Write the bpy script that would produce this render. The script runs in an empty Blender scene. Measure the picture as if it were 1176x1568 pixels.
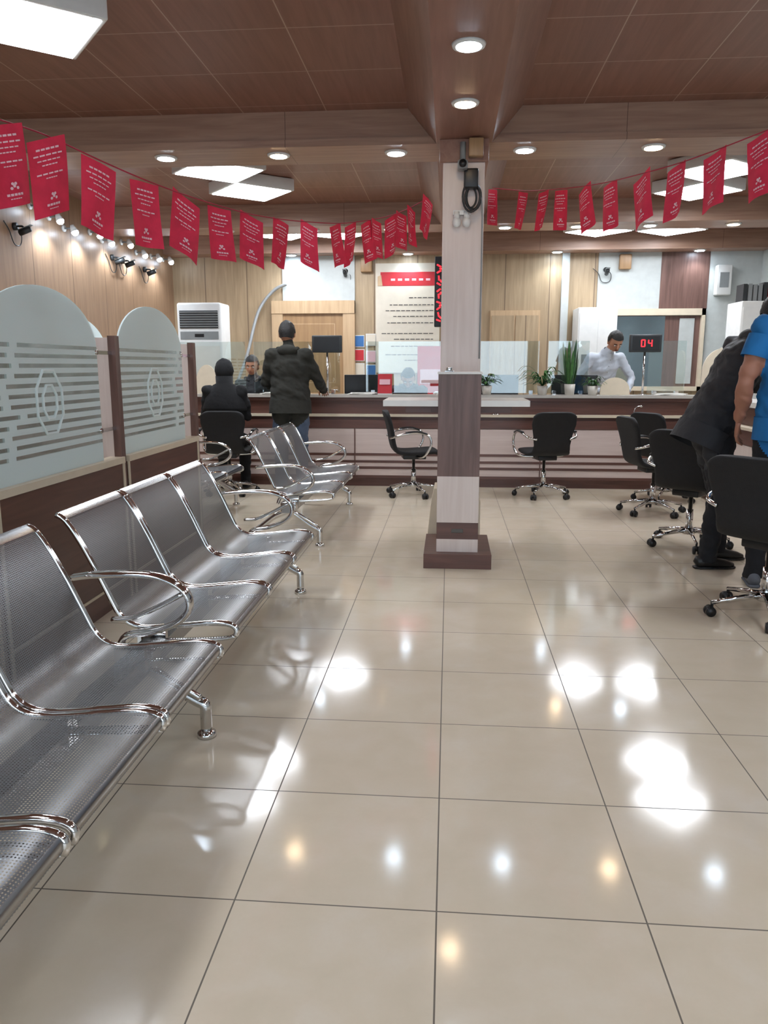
import bpy, bmesh, math, random
import numpy as np
from mathutils import Vector, Matrix, noise
random.seed(7)
V=Vector
scene=bpy.context.scene
# ------------------------------------------------------------------ materials
def srgb(h):
    if isinstance(h,str):
        h=h.lstrip('#'); c=[int(h[i:i+2],16)/255 for i in (0,2,4)]
    else: c=[x/255 for x in h]
    return tuple(((x/12.92) if x<=.04045 else ((x+.055)/1.055)**2.4) for x in c)+(1,)
def newmat(name):
    m=bpy.data.materials.new(name); m.use_nodes=True
    nt=m.node_tree; b=nt.nodes['Principled BSDF']
    return m,nt,b
def math_(nt,op,a,b=None):
    n=nt.nodes.new('ShaderNodeMath'); n.operation=op
    for i,x in enumerate((a,b)):
        if x is None: continue
        if isinstance(x,(int,float)): n.inputs[i].default_value=x
        else: nt.links.new(x,n.inputs[i])
    return n.outputs[0]
def mixc(nt,f,a,b):
    n=nt.nodes.new('ShaderNodeMix'); n.data_type='RGBA'
    for i,x in ((0,f),(6,a),(7,b)):
        if isinstance(x,(int,float)): n.inputs[i].default_value=x
        elif isinstance(x,tuple): n.inputs[i].default_value=x
        else: nt.links.new(x,n.inputs[i])
    return n.outputs[2]
def coords(nt):
    tc=nt.nodes.new('ShaderNodeTexCoord'); s=nt.nodes.new('ShaderNodeSeparateXYZ')
    nt.links.new(tc.outputs['Object'],s.inputs[0]); return tc.outputs['Object'],s
def noise_(nt,vec,scale,detail=3,mscale=None,dist=0):
    if mscale:
        mp=nt.nodes.new('ShaderNodeMapping'); mp.inputs['Scale'].default_value=mscale
        nt.links.new(vec,mp.inputs[0]); vec=mp.outputs[0]
    n=nt.nodes.new('ShaderNodeTexNoise'); n.inputs['Scale'].default_value=scale; n.inputs['Detail'].default_value=detail
    n.inputs['Distortion'].default_value=dist
    nt.links.new(vec,n.inputs['Vector']); return n.outputs['Fac']
def ramp(nt,f,stops):
    r=nt.nodes.new('ShaderNodeValToRGB'); e=r.color_ramp.elements
    e[0].position=stops[0][0]; e[0].color=stops[0][1]; e[1].position=stops[-1][0]; e[1].color=stops[-1][1]
    for p,c in stops[1:-1]:
        x=e.new(p); x.color=c
    nt.links.new(f,r.inputs[0]); return r.outputs[0]
def bump(nt,b,h,strength=.2,dist=.01):
    n=nt.nodes.new('ShaderNodeBump'); n.inputs['Strength'].default_value=strength; n.inputs['Distance'].default_value=dist
    nt.links.new(h,n.inputs['Height']); nt.links.new(n.outputs[0],b.inputs['Normal'])
def line(nt,c,sp,off,w):
    v=math_(nt,'DIVIDE',math_(nt,'SUBTRACT',c,off),sp)
    p=math_(nt,'PINGPONG',v,.5)
    return math_(nt,'LESS_THAN',math_(nt,'MULTIPLY',p,sp),w/2)
def plain(name,col,rough=.5,metal=0,var=.08,scale=12,bmp=0,bscale=40,spec=.5,coat=0):
    m,nt,b=newmat(name); c=srgb(col)
    o,s=coords(nt); f=noise_(nt,o,scale)
    d=tuple(x*(1-var) for x in c[:3])+(1,); l=tuple(min(1,x*(1+var)) for x in c[:3])+(1,)
    nt.links.new(ramp(nt,f,[(.3,d),(.7,l)]),b.inputs['Base Color'])
    b.inputs['Roughness'].default_value=rough; b.inputs['Metallic'].default_value=metal
    b.inputs['Specular IOR Level'].default_value=spec; b.inputs['Coat Weight'].default_value=coat
    if bmp: bump(nt,b,noise_(nt,o,bscale,2),bmp,.02)
    return m
def emit(name,col,st):
    m,nt,b=newmat(name); c=srgb(col)
    b.inputs['Base Color'].default_value=c; b.inputs['Emission Color'].default_value=c; b.inputs['Emission Strength'].default_value=st
    return m
def wood(name,c1,c2,grain='Z',seams=(),rough=.35,seamcol='#2a1a14',sc=3.0,coat=0):
    m,nt,b=newmat(name); o,s=coords(nt)
    ms={'Z':(9,9,.6),'X':(.6,9,9),'Y':(9,.6,9)}[grain]
    f=noise_(nt,o,sc,6,ms,.6)
    f2=noise_(nt,o,.8,2)
    col=ramp(nt,f,[(.3,srgb(c1)),(.7,srgb(c2))])
    col=mixc(nt,math_(nt,'MULTIPLY',f2,.35),col,srgb(c1))
    for ax,sp,off,w in seams:
        col=mixc(nt,line(nt,s.outputs['XYZ'.index(ax)],sp,off,w),col,srgb(seamcol))
    nt.links.new(col,b.inputs['Base Color']); b.inputs['Roughness'].default_value=rough
    b.inputs['Coat Weight'].default_value=coat
    bump(nt,b,f,.08,.005)
    return m
def floor_mat():
    m,nt,b=newmat('floor_tile_glossy'); o,s=coords(nt)
    T=.518
    f=noise_(nt,o,6,5,None,.3); f2=noise_(nt,o,70,3)
    col=ramp(nt,f,[(.25,srgb('#d6c9b2')),(.5,srgb('#dccfb9')),(.75,srgb('#e0d5c3'))])
    col=mixc(nt,math_(nt,'MULTIPLY',f2,.2),col,srgb('#cdbea6'))
    fx=math_(nt,'FLOOR',math_(nt,'DIVIDE',math_(nt,'SUBTRACT',s.outputs[0],-.011),T))
    fy=math_(nt,'FLOOR',math_(nt,'DIVIDE',math_(nt,'SUBTRACT',s.outputs[1],1.72),T))
    cb=nt.nodes.new('ShaderNodeCombineXYZ'); nt.links.new(fx,cb.inputs[0]); nt.links.new(fy,cb.inputs[1])
    wn=nt.nodes.new('ShaderNodeTexWhiteNoise'); nt.links.new(cb.outputs[0],wn.inputs['Vector'])
    col=mixc(nt,math_(nt,'MULTIPLY',wn.outputs['Value'],.3),col,srgb('#cfc0aa'))
    g=math_(nt,'MAXIMUM',line(nt,s.outputs[0],T,-.011,.0042),line(nt,s.outputs[1],T,1.72,.0042))
    col=mixc(nt,g,col,srgb('#6b6257'))
    nt.links.new(col,b.inputs['Base Color'])
    rg=math_(nt,'ADD',math_(nt,'MULTIPLY',g,.5),math_(nt,'ADD',math_(nt,'MULTIPLY',noise_(nt,o,2.5,3),.06),.07))
    nt.links.new(rg,b.inputs['Roughness'])
    b.inputs['IOR'].default_value=1.5
    bump(nt,b,noise_(nt,o,9,2),.012,.01)
    return m
def thin_glass(name,tint=(0.93,.97,.96,1),refl=.12):
    m,nt,b=newmat(name); nt.nodes.remove(b)
    out=nt.nodes['Material Output']
    t=nt.nodes.new('ShaderNodeBsdfTransparent'); t.inputs[0].default_value=tint
    g=nt.nodes.new('ShaderNodeBsdfGlossy'); g.inputs['Roughness'].default_value=.02
    lw=nt.nodes.new('ShaderNodeLayerWeight'); lw.inputs[0].default_value=.25
    f=math_(nt,'ADD',math_(nt,'MULTIPLY',lw.outputs['Fresnel'],.8),refl)
    mx=nt.nodes.new('ShaderNodeMixShader'); nt.links.new(f,mx.inputs[0]); nt.links.new(t.outputs[0],mx.inputs[1]); nt.links.new(g.outputs[0],mx.inputs[2])
    nt.links.new(mx.outputs[0],out.inputs[0]); return m
def frosted_striped():
    m,nt,b=newmat('frosted_striped_glass'); nt.nodes.remove(b); out=nt.nodes['Material Output']
    o,s=coords(nt); z=s.outputs[2]; y=s.outputs[1]
    t=nt.nodes.new('ShaderNodeBsdfTransparent'); t.inputs[0].default_value=(.72,.80,.80,1)
    g=nt.nodes.new('ShaderNodeBsdfGlossy'); g.inputs['Roughness'].default_value=.03
    clear=nt.nodes.new('ShaderNodeMixShader'); clear.inputs[0].default_value=.12
    nt.links.new(t.outputs[0],clear.inputs[1]); nt.links.new(g.outputs[0],clear.inputs[2])
    d=nt.nodes.new('ShaderNodeBsdfDiffuse'); d.inputs[0].default_value=srgb('#eaf7f8')
    tl=nt.nodes.new('ShaderNodeBsdfTranslucent'); tl.inputs[0].default_value=srgb('#eefafa')
    fr=nt.nodes.new('ShaderNodeMixShader'); fr.inputs[0].default_value=.4
    nt.links.new(d.outputs[0],fr.inputs[1]); nt.links.new(tl.outputs[0],fr.inputs[2])
    t2=nt.nodes.new('ShaderNodeBsdfTransparent')
    fr2=nt.nodes.new('ShaderNodeMixShader'); fr2.inputs[0].default_value=.08
    nt.links.new(fr.outputs[0],fr2.inputs[1]); nt.links.new(t2.outputs[0],fr2.inputs[2])
    st=line(nt,z,.045,.0,.019)
    band=math_(nt,'MULTIPLY',math_(nt,'GREATER_THAN',z,.93),math_(nt,'LESS_THAN',z,1.47))
    row=math_(nt,'FLOOR',math_(nt,'DIVIDE',math_(nt,'ADD',z,.0225),.045))
    wn=nt.nodes.new('ShaderNodeTexWhiteNoise'); wn.noise_dimensions='1D'; nt.links.new(row,wn.inputs['W'])
    pp=math_(nt,'PINGPONG',math_(nt,'SUBTRACT',y,math_(nt,'MULTIPLY',wn.outputs['Value'],.25)),.52)
    yb=math_(nt,'GREATER_THAN',pp,.03)
    cl=math_(nt,'MULTIPLY',math_(nt,'MULTIPLY',st,band),yb)
    mx=nt.nodes.new('ShaderNodeMixShader'); nt.links.new(cl,mx.inputs[0]); nt.links.new(fr2.outputs[0],mx.inputs[1]); nt.links.new(clear.outputs[0],mx.inputs[2])
    nt.links.new(mx.outputs[0],out.inputs[0]); return m
def perforated():
    m,nt,b=newmat('perforated_steel'); o,s=coords(nt)
    P=.0085
    u=math_(nt,'DIVIDE',s.outputs[1],P); v=math_(nt,'DIVIDE',math_(nt,'SUBTRACT',s.outputs[2],s.outputs[0]),P)
    du=math_(nt,'SUBTRACT',math_(nt,'FRACT',u),.5); dv=math_(nt,'SUBTRACT',math_(nt,'FRACT',v),.5)
    r=math_(nt,'SQRT',math_(nt,'ADD',math_(nt,'MULTIPLY',du,du),math_(nt,'MULTIPLY',dv,dv)))
    hole=math_(nt,'LESS_THAN',r,.25)
    b.inputs['Base Color'].default_value=srgb('#7c7d7f'); b.inputs['Metallic'].default_value=.8; b.inputs['Roughness'].default_value=.36
    t=nt.nodes.new('ShaderNodeBsdfTransparent'); mx=nt.nodes.new('ShaderNodeMixShader')
    nt.links.new(hole,mx.inputs[0]); nt.links.new(b.outputs[0],mx.inputs[1]); nt.links.new(t.outputs[0],mx.inputs[2])
    nt.links.new(mx.outputs[0],nt.nodes['Material Output'].inputs[0]); return m

M={}
M['floor']=floor_mat()
M['ceil']=wood('ceiling_wood_panel','#7d5545','#926656','Y',[('X',.6,-.3,.007),('Y',.62,5.1,.007)],.4,'#b59a88')
M['beam']=wood('beam_wood','#916f5d','#ad8c77','X',[('X',2.4,1.2,.004)],.4,'#5a3e32')
M['beamy']=wood('beam_wood_long','#835d4e','#997161','Y',[],.4)
M['wall_l']=wood('left_wall_wood','#886b54','#a28367','Z',[('Y',.8,.3,.01)],.4,'#5a4332')
M['wall_b']=wood('back_wall_wood','#9d876a','#b8a182','Z',[('X',.62,.15,.014)],.45,'#786450')
M['dkwood']=wood('dark_walnut','#553830','#6f4a40','X',[],.35)
M['dkwoodv']=wood('dark_walnut_vertical','#5c443d','#7e6058','Z',[],.35)
M['dkwoody']=wood('dark_walnut_long','#55352b','#6f493c','Y',[],.4)
M['ltwood']=wood('light_oak','#b89a78','#ccb08c','Z',[],.45)
M['doorw']=wood('door_oak','#987755','#ad8b64','Z',[],.4)
M['pale']=wood('pale_pinkish_laminate','#d6c6be','#e3d6cf','Z',[],.35)
M['palex']=wood('pale_laminate_horizontal','#cdbab3','#dbcbc4','X',[],.35)
M['cream']=plain('cream_laminate','#d8cbb4',.35,0,.04)
M['white']=plain('white_plastic','#dedfdd',.35,0,.03)
M['wtop']=plain('white_worktop','#e4e0da',.25,0,.03)
M['ctop']=plain('counter_worktop','#b9b3ab',.25,0,.05)
M['offw']=plain('grey_white_wall','#bcc1bf',.6,0,.05)
M['black']=plain('black_plastic','#17181a',.38,0,.1)
M['blackm']=plain('black_fabric_seat','#161618',.75,0,.15,30,.2,200)
M['dkgrey']=plain('dark_grey','#2c2f31',.4,0,.1)
M['grey']=plain('grey_plastic','#85898a',.5,0,.05)
M['chrome']=plain('chrome','#d2d2d2',.08,1,.02)
M['steel']=plain('brushed_steel_edge','#a6a6a6',.25,1,.04)
M['perf']=perforated()
M['glass']=thin_glass('clear_screen_glass',(.9,.95,.94,1),.12)
M['wglass']=thin_glass('window_glass',(.95,.97,.97,1),.03)
M['mirror']=plain('mirror_pane','#9fb0b8',.05,1,.02)
M['frost']=frosted_striped()
M['led']=emit('led_panel_diffuser','#f1f7ff',26)
M['dlc']=emit('downlight_cool','#d8ecff',55)
M['dlw']=emit('downlight_warm','#ffdcb0',55)
M['bulb']=emit('spotlight_bulb','#dcedff',45)
M['redled']=emit('red_led','#ff1a22',6)
M['red']=plain('red_flag_cloth','#d02444',.75,0,.1,20,.1,60)
M['redp']=plain('red_print','#c02b35',.6,0,.05)
M['flagtxt']=plain('flag_white_print','#e6b8c0',.7,0,.03)
M['poster']=plain('poster_paper','#d8d0c0',.6,0,.03)
M['ink']=plain('poster_ink','#5a5652',.6,0,.03)
M['blue_print']=plain('blue_print','#3a6ea8',.6)
M['leaf']=plain('leaf_green','#3f6b35',.45,0,.3,30)
M['leaf2']=plain('leaf_dark','#284a2c',.4,0,.35,25)
M['soil']=plain('soil','#33261d',.9)
M['pot']=plain('pot_ceramic','#cfcac0',.3)
M['skin']=plain('skin','#b07d62',.5,0,.06)
M['skin2']=plain('skin_tanned','#a3705a',.5,0,.06)
M['hair']=plain('black_hair','#0f0d0d',.5,0,.3,60,.5,150)
M['hoodie']=plain('dark_olive_hoodie','#2a2a25',.9,0,.18,8,.35,14)
M['jeans']=plain('blue_grey_jeans','#4c5a70',.85,0,.15,14,.3,25)
M['cloth_black']=plain('black_cloth','#121316',.9,0,.2,8,.3,16)
M['jacket']=plain('black_jacket','#212328',.7,0,.2,7,.5,13)
M['trouser']=plain('dark_trousers','#131419',.85,0,.2,8,.3,18)
M['blueshirt']=plain('blue_tshirt','#1268a4',.8,0,.12,8,.35,12)
M['whiteshirt']=plain('white_shirt','#bcc3ce',.8,0,.06,8,.45,14)
M['shoe']=plain('black_shoe','#121212',.4)
M['sneak']=plain('grey_sneaker','#5c6068',.7)
M['eye']=plain('eye_white','#d8d4cf',.3)
M['lip']=plain('lips','#8a4f45',.5)
M['rope']=plain('red_string','#a02038',.7)
M['wire']=plain('grey_wire','#8c8f90',.5)
M['paper']=plain('white_paper','#e4e2dc',.7,0,.02)

# ------------------------------------------------------------------ mesh builder
class MB:
    def __init__(s): s.v=[];s.f=[];s.m=[];s.s=[];s.mats=[]
    def mi(s,k):
        m=M[k] if isinstance(k,str) else k
        if m not in s.mats: s.mats.append(m)
        return s.mats.index(m)
    def add(s,vs,fs,mat,smooth=False,mtx=None):
        o=len(s.v); i=s.mi(mat)
        for p in vs:
            p=V(p); s.v.append(mtx@p if mtx else p)
        for f in fs: s.f.append([o+j for j in f]); s.m.append(i); s.s.append(smooth)
    def box(s,c,d,mat,rot=None):
        hx,hy,hz=d[0]/2,d[1]/2,d[2]/2
        vs=[V((x,y,z)) for z in(-hz,hz) for y in(-hy,hy) for x in(-hx,hx)]
        if rot: vs=[rot@p for p in vs]
        s.add([p+V(c) for p in vs],[(0,2,3,1),(4,5,7,6),(0,1,5,4),(2,6,7,3),(0,4,6,2),(1,3,7,5)],mat)
    def bb(s,x0,x1,y0,y1,z0,z1,mat): s.box(((x0+x1)/2,(y0+y1)/2,(z0+z1)/2),(x1-x0,y1-y0,z1-z0),mat)
    def rbox(s,c,d,r,mat,rot=None,seg=3):
        bm=bmesh.new(); bmesh.ops.create_cube(bm,size=1)
        for v in bm.verts: v.co=V((v.co.x*d[0],v.co.y*d[1],v.co.z*d[2]))
        bmesh.ops.bevel(bm,geom=list(bm.edges),offset=r,segments=seg,affect='EDGES',profile=.5)
        bm.verts.index_update()
        vs=[v.co.copy() for v in bm.verts]; fs=[[v.index for v in f.verts] for f in bm.faces]; bm.free()
        if rot: vs=[rot@p for p in vs]
        s.add([p+V(c) for p in vs],fs,mat,True)
    def prism(s,poly,fn,t0,t1,mat,smooth=False):
        n=len(poly); vs=[fn(a,b,t0) for a,b in poly]+[fn(a,b,t1) for a,b in poly]
        fs=[list(range(n))[::-1],[n+i for i in range(n)]]+[(i,(i+1)%n,n+(i+1)%n,n+i) for i in range(n)]
        s.add(vs,fs,mat,smooth)
    def tube(s,pts,r,mat,n=10,side=None,cap=True,sq=1,smooth=True,closed=False):
        pts=[V(p) for p in pts]; N=len(pts)
        if not isinstance(r,list): r=[r]*N
        vs=[];prev=None
        for i,p in enumerate(pts):
            if closed: t=pts[(i+1)%N]-pts[i-1]
            else: t=pts[min(i+1,N-1)]-pts[max(i-1,0)]
            t.normalize()
            if side is not None: a=V(side)
            elif prev is None: a=V((0,0,1)) if abs(t.z)<.9 else V((1,0,0))
            else: a=prev
            a=(a-t*a.dot(t)); 
            if a.length<1e-5: a=t.orthogonal()
            a.normalize(); b=t.cross(a); prev=a
            ra,rb=r[i] if isinstance(r[i],tuple) else (r[i],r[i])
            for k in range(n):
                w=2*math.pi*k/n; cx,sx=math.cos(w),math.sin(w)
                if sq!=1: cx=math.copysign(abs(cx)**sq,cx); sx=math.copysign(abs(sx)**sq,sx)
                vs.append(p+a*ra*cx+b*rb*sx)
        fs=[]
        for i in range(N if closed else N-1):
            j=(i+1)%N
            for k in range(n): fs.append((i*n+k,i*n+(k+1)%n,j*n+(k+1)%n,j*n+k))
        if cap and not closed: fs+= [list(range(n))[::-1],[(N-1)*n+k for k in range(n)]]
        s.add(vs,fs,mat,smooth)
    def sphere(s,c,r,mat,seg=14,rings=9,rot=None,fn=None,keep=None):
        if not isinstance(r,tuple): r=(r,r,r)
        vs=[];un=[]
        for i in range(rings+1):
            th=math.pi*i/rings
            for k in range(seg):
                ph=2*math.pi*k/seg
                u=V((math.sin(th)*math.cos(ph),math.sin(th)*math.sin(ph),math.cos(th))); un.append(u)
                p=V((u.x*r[0],u.y*r[1],u.z*r[2]))
                if fn: p=fn(u,p)
                if rot: p=rot@p
                vs.append(p+V(c))
        fs=[]
        for i in range(rings):
            for k in range(seg):
                f=(i*seg+k,(i+1)*seg+k,(i+1)*seg+(k+1)%seg,i*seg+(k+1)%seg)
                if keep and not keep(sum((un[j] for j in f),V())/4): continue
                fs.append(f)
        s.add(vs,fs,mat,True)
    def mesh(s,me,matkeys,mtx=None):
        o=len(s.v)
        ids=[s.mi(k) for k in matkeys]
        for v in me.vertices: s.v.append(mtx@v.co if mtx else v.co.copy())
        for p in me.polygons:
            s.f.append([o+j for j in p.vertices]); s.m.append(ids[p.material_index]); s.s.append(True)
    def done(s,name,loc=(0,0,0),rz=0,bevel=0,merge=True,recalc=True):
        me=bpy.data.meshes.new(name); me.from_pydata([tuple(p) for p in s.v],[],s.f)
        for m in s.mats: me.materials.append(m)
        me.polygons.foreach_set('material_index',s.m); me.polygons.foreach_set('use_smooth',s.s)
        bm=bmesh.new(); bm.from_mesh(me)
        if merge: bmesh.ops.remove_doubles(bm,verts=bm.verts,dist=1e-5)
        if recalc: bmesh.ops.recalc_face_normals(bm,faces=bm.faces)
        bm.to_mesh(me); bm.free(); me.update()
        return place(name,me,loc,rz,bevel)
def place(name,me,loc,rz,bevel=0):
    ob=bpy.data.objects.new(name,me); scene.collection.objects.link(ob)
    ob.location=loc; ob.rotation_euler=(0,0,rz)
    if bevel:
        b=ob.modifiers.new('bevel','BEVEL'); b.width=bevel; b.segments=2; b.limit_method='ANGLE'
    return ob
def cat(pts,k=5,closed=False):
    pts=[V(p) for p in pts]; out=[];N=len(pts)
    for i in range(N-1):
        p0=pts[max(i-1,0)];p1=pts[i];p2=pts[i+1];p3=pts[min(i+2,N-1)]
        for j in range(k):
            t=j/k; out.append(.5*((2*p1)+(p2-p0)*t+(2*p0-5*p1+4*p2-p3)*t*t+(3*p1-p0-3*p2+p3)*t**3))
    out.append(pts[-1]); return out
CACHE={}
def single(name,fn,loc=(0,0,0),rz=0,bevel=0,recalc=True):
    key=id(fn)
    if key in CACHE: return place(name,CACHE[key][0],loc,rz,bevel)
    b=MB(); fn(b); ob=b.done(name,loc,rz,bevel,True,recalc); CACHE[key]=(ob.data,fn); return ob

# ------------------------------------------------------------------ room shell
XL,XR,YB,YF=-4.05,4.25,11.4,-3.2
ZC,ZB=3.13,2.89
single('floor',lambda b:b.bb(XL-.1,XR+.1,YF-.1,YB+.1,-.1,0,'floor'))
single('ceiling',lambda b:b.bb(XL-.1,XR+.1,YF-.1,YB+.1,ZC,ZC+.1,'ceil'))
single('wall_left',lambda b:b.bb(XL-.1,XL,YF,YB,0,ZC,'wall_l'))
single('wall_right',lambda b:b.bb(XR,XR+.1,YF,YB,0,ZC,'offw'))
single('wall_back',lambda b:b.bb(XL-.1,XR+.1,YB,YB+.1,0,ZC,'wall_b'))
def wf(b):
    b.bb(XL-.1,XR+.1,YF-.12,YF,2.6,ZC,'dkgrey'); b.bb(XL-.1,XR+.1,YF-.12,YF,0,.3,'dkgrey')
    for x in (XL+.1,-2.05,0.1,2.2,XR-.1): b.bb(x-.14,x+.14,YF-.12,YF,.3,2.6,'dkgrey')
single('wall_front',wf)
for i,(x0,x1) in enumerate(((-3.81,-2.19),(-1.91,-.04),(.24,2.06),(2.34,4.01))):
    b=MB(); b.bb(x0,x1,YF-.07,YF-.06,.3,2.6,'wglass'); b.done('window_%d'%(i+1))
def trap(b,x0b,x1b,x0t,x1t,y0,y1,mat):
    b.prism([(x0b,ZB),(x1b,ZB),(x1t,ZC),(x0t,ZC)],lambda a,z,t:V((a,t,z)),y0,y1,mat)
single('trim_1',lambda b:trap(b,-.115,.275,-.32,.48,YF,5.85,'beamy'))
def bm1(b):
    b.bb(XL,XR,5.85,6.32,ZB,ZC,'beam'); b.bb(XL,XR,5.835,5.85,ZB,ZB+.05,'beam')
single('trim_2',bm1)
single('trim_3',lambda b:b.bb(XL,XR,9.0,9.5,ZB,ZC,'beam'))
single('trim_4',lambda b:b.bb(XL,XR,11.05,YB,ZB,ZC,'beam'))
single('trim_5',lambda b:trap(b,-.115,.275,-.32,.48,6.32,9.0,'beamy'))
# LED ceiling panels
def led(b):
    b.rbox((0,0,.055),(.62,.62,.11),.008,'white'); b.bb(-.285,.285,-.285,.285,-.004,.004,'led')
for x,y in ((-2.13,4.07),(-2.04,7.03),(-1.96,7.85),(2.32,7.37),(2.39,8.18),(1.85,10.4),(2.75,10.4),(-2.2,10.35),(-1.45,10.35),
            (2.6,3.3),(-2.1,.6),(2.4,.4),(-2.1,-1.2),(2.4,-1.4)):
    single('ceiling_led_panel',led,loc=(x,y,ZC-.115),rz=math.radians(40))
def dlmk(w):
    def f(b):
        b.tube([(0,0,0),(0,0,-.012)],[.085,.08],'white',24); b.tube([(0,0,-.0121),(0,0,-.016)],.062,'dlw' if w else 'dlc',24)
    return f
DL=[dlmk(0),dlmk(1)]
for x,y,z,w in [(-3.05,6.05,ZB,1),(-2.15,6.03,ZB,0),(-1.29,6.03,ZB,1),(-.415,6.03,ZB,0),(.52,6.03,ZB,0),(1.43,6.03,ZB,1),(2.3,6.03,ZB,0),(3.2,6.03,ZB,0),
    (.07,4.13,ZB,0),(.07,4.98,ZB,1),(.07,3.2,ZB,0),(.07,1.5,ZB,0),
    (.6,9.22,ZB,0),(1.4,9.22,ZB,1),(2.2,9.22,ZB,0),(3.1,9.22,ZB,1),(-.7,9.22,ZB,1),(-1.6,9.22,ZB,0),(-2.6,9.22,ZB,0),
    (1.45,11.2,ZB,0),(3.35,11.2,ZB,0),(-2.25,11.2,ZB,0),(-.6,11.2,ZB,0)]:
    single('ceiling_downlight',DL[w],loc=(x,y,z))
def spot(x,y,z,col,e,size=130,tgt=(0,0,-1)):
    l=bpy.data.lights.new('spot','SPOT'); l.energy=e; l.color=col; l.spot_size=math.radians(size); l.spot_blend=.6; l.shadow_soft_size=.05
    o=bpy.data.objects.new('spot_lamp',l); o.location=(x,y,z); o.rotation_euler=V(tgt).to_track_quat('-Z','Y').to_euler(); scene.collection.objects.link(o)
def wspot(b):
    b.tube([(0,0,0),(.02,0,0)],.035,'white',14); b.tube([(.02,0,0),(.10,0,.0)],.009,'grey',8)
    b.tube([(.10,0,.03),(.11,0,0),(.125,0,-.035)],[.02,.03,.04],'white',14); b.sphere((.127,0,-.04),.036,'bulb',12,8)
for y,z in ((7.5,2.86),(7.85,2.82),(8.15,2.76),(8.75,2.82),(9.05,2.78),(9.6,2.84),(10.05,2.78),(10.55,2.8),(11.0,2.82)):
    single('wall_spotlight',wspot,loc=(XL,y,z)); 
for y in (7.7,8.4,9.1,9.8,10.6): spot(XL+.14,y,2.72,(.78,.89,1),32,140)
for x in (1.45,3.35,-2.25,-.6): spot(x,11.2,ZB-.03,(.88,.95,1),18)

# ------------------------------------------------------------------ column + writing stand
def column(b):
    b.bb(-.065,.225,5.75,6.05,0,2.82,'pale'); b.bb(-.09,.25,5.725,6.075,2.74,ZB,'beamy')
    b.prism([(-.155,0),(.25,0),(.25,.34),(.225,.44),(-.10,.44),(-.125,.3)],lambda a,z,t:V((a,t,z)),5.74,6.06,'cream')
single('column',column,bevel=.004)
def stand(b):
    b.bb(-.155,.302,5.06,5.7,0,.10,'dkwood')
    x0,x1,y0,y1=-.07,.211,5.13,5.45
    for z0,z1,m in ((.10,.19,'pale'),(.19,.305,'dkwood'),(.305,.62,'pale'),(.62,1.06,'dkwoodv'),(1.06,1.30,'dkwoodv')):
        b.bb(x0,x1,y0,y1,z0,z1,m)
    b.bb(x0-.006,x1+.006,y0-.006,y1+.006,1.295,1.31,'wtop')
    b.bb(-.435,x0,5.13,5.62,1.085,1.125,'wtop'); b.bb(x1,.53,5.13,5.62,1.085,1.125,'wtop'); b.bb(x0,x1,y1,5.62,1.085,1.125,'wtop')
    b.bb(-.3,.43,5.36,5.4,1.03,1.085,'dkwood')
    b.bb(x0+.04,x0+.10,y0+.05,y0+.11,1.31,1.318,'chrome'); b.tube([(0,5.25,1.31),(0,5.25,1.34)],.02,'chrome',12)
    b.bb(.03,.11,y0-.004,y0,.235,.262,'ink')
single('writing_desk_stand',stand,bevel=.003)
def colcam(b):
    b.tube([(.07,5.70,2.86),(.07,5.70,2.74)],.02,'grey',12); b.rbox((.07,5.66,2.70),(.07,.11,.06),.015,'grey')
    b.tube([(.07,5.6,2.70),(.07,5.59,2.70)],.026,'black',14)
    b.rbox((.16,5.69,2.82),(.10,.065,.12),.008,'doorw')
    b.rbox((.13,5.70,2.62),(.10,.08,.13),.012,'black')
    for k in range(4):
        r=.05+.008*k
        b.tube([(.13+.02*math.sin(k)+r*.8*math.cos(t),5.70-.01*k,2.50+r*1.35*math.sin(t)) for t in [2*math.pi*i/20 for i in range(20)]],.007,'black',6,closed=True)
    b.tube(cat([(.13,5.69,2.6),(.2,5.7,2.5),(.215,5.73,2.2),(.215,5.745,1.4)]),.005,'wire',6)
single('column_security_camera',colcam)
def sens(b):
    for dx in (-.035,.035):
        b.tube([(dx,0,.05),(dx,0,.0)],.02,'white',12); b.sphere((dx,0,-.02),(.03,.03,.035),'white')
    b.bb(-.06,.06,.0,.03,.03,.06,'white')
single('motion_sensor_lamp',sens,loc=(.07,5.715,2.36))
def qd(b):
    b.rbox((0,0,0),(.22,.07,.52),.006,'black'); b.tube([(.05,0,.25),(.05,0,.985)],.01,'grey',8)
    for i,z in enumerate((.17,.08,-.01,-.1,-.19)):
        for k in range(3): b.box((-.078+.014*(k%2),-.037,z+.022*(k-1)),(.034 if k!=1 else .02,.003,.01),'redled',Matrix.Rotation(.5*(k-1)+i,3,'Y'))
single('led_queue_display',qd,loc=(-.012,6.15,1.905))

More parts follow.
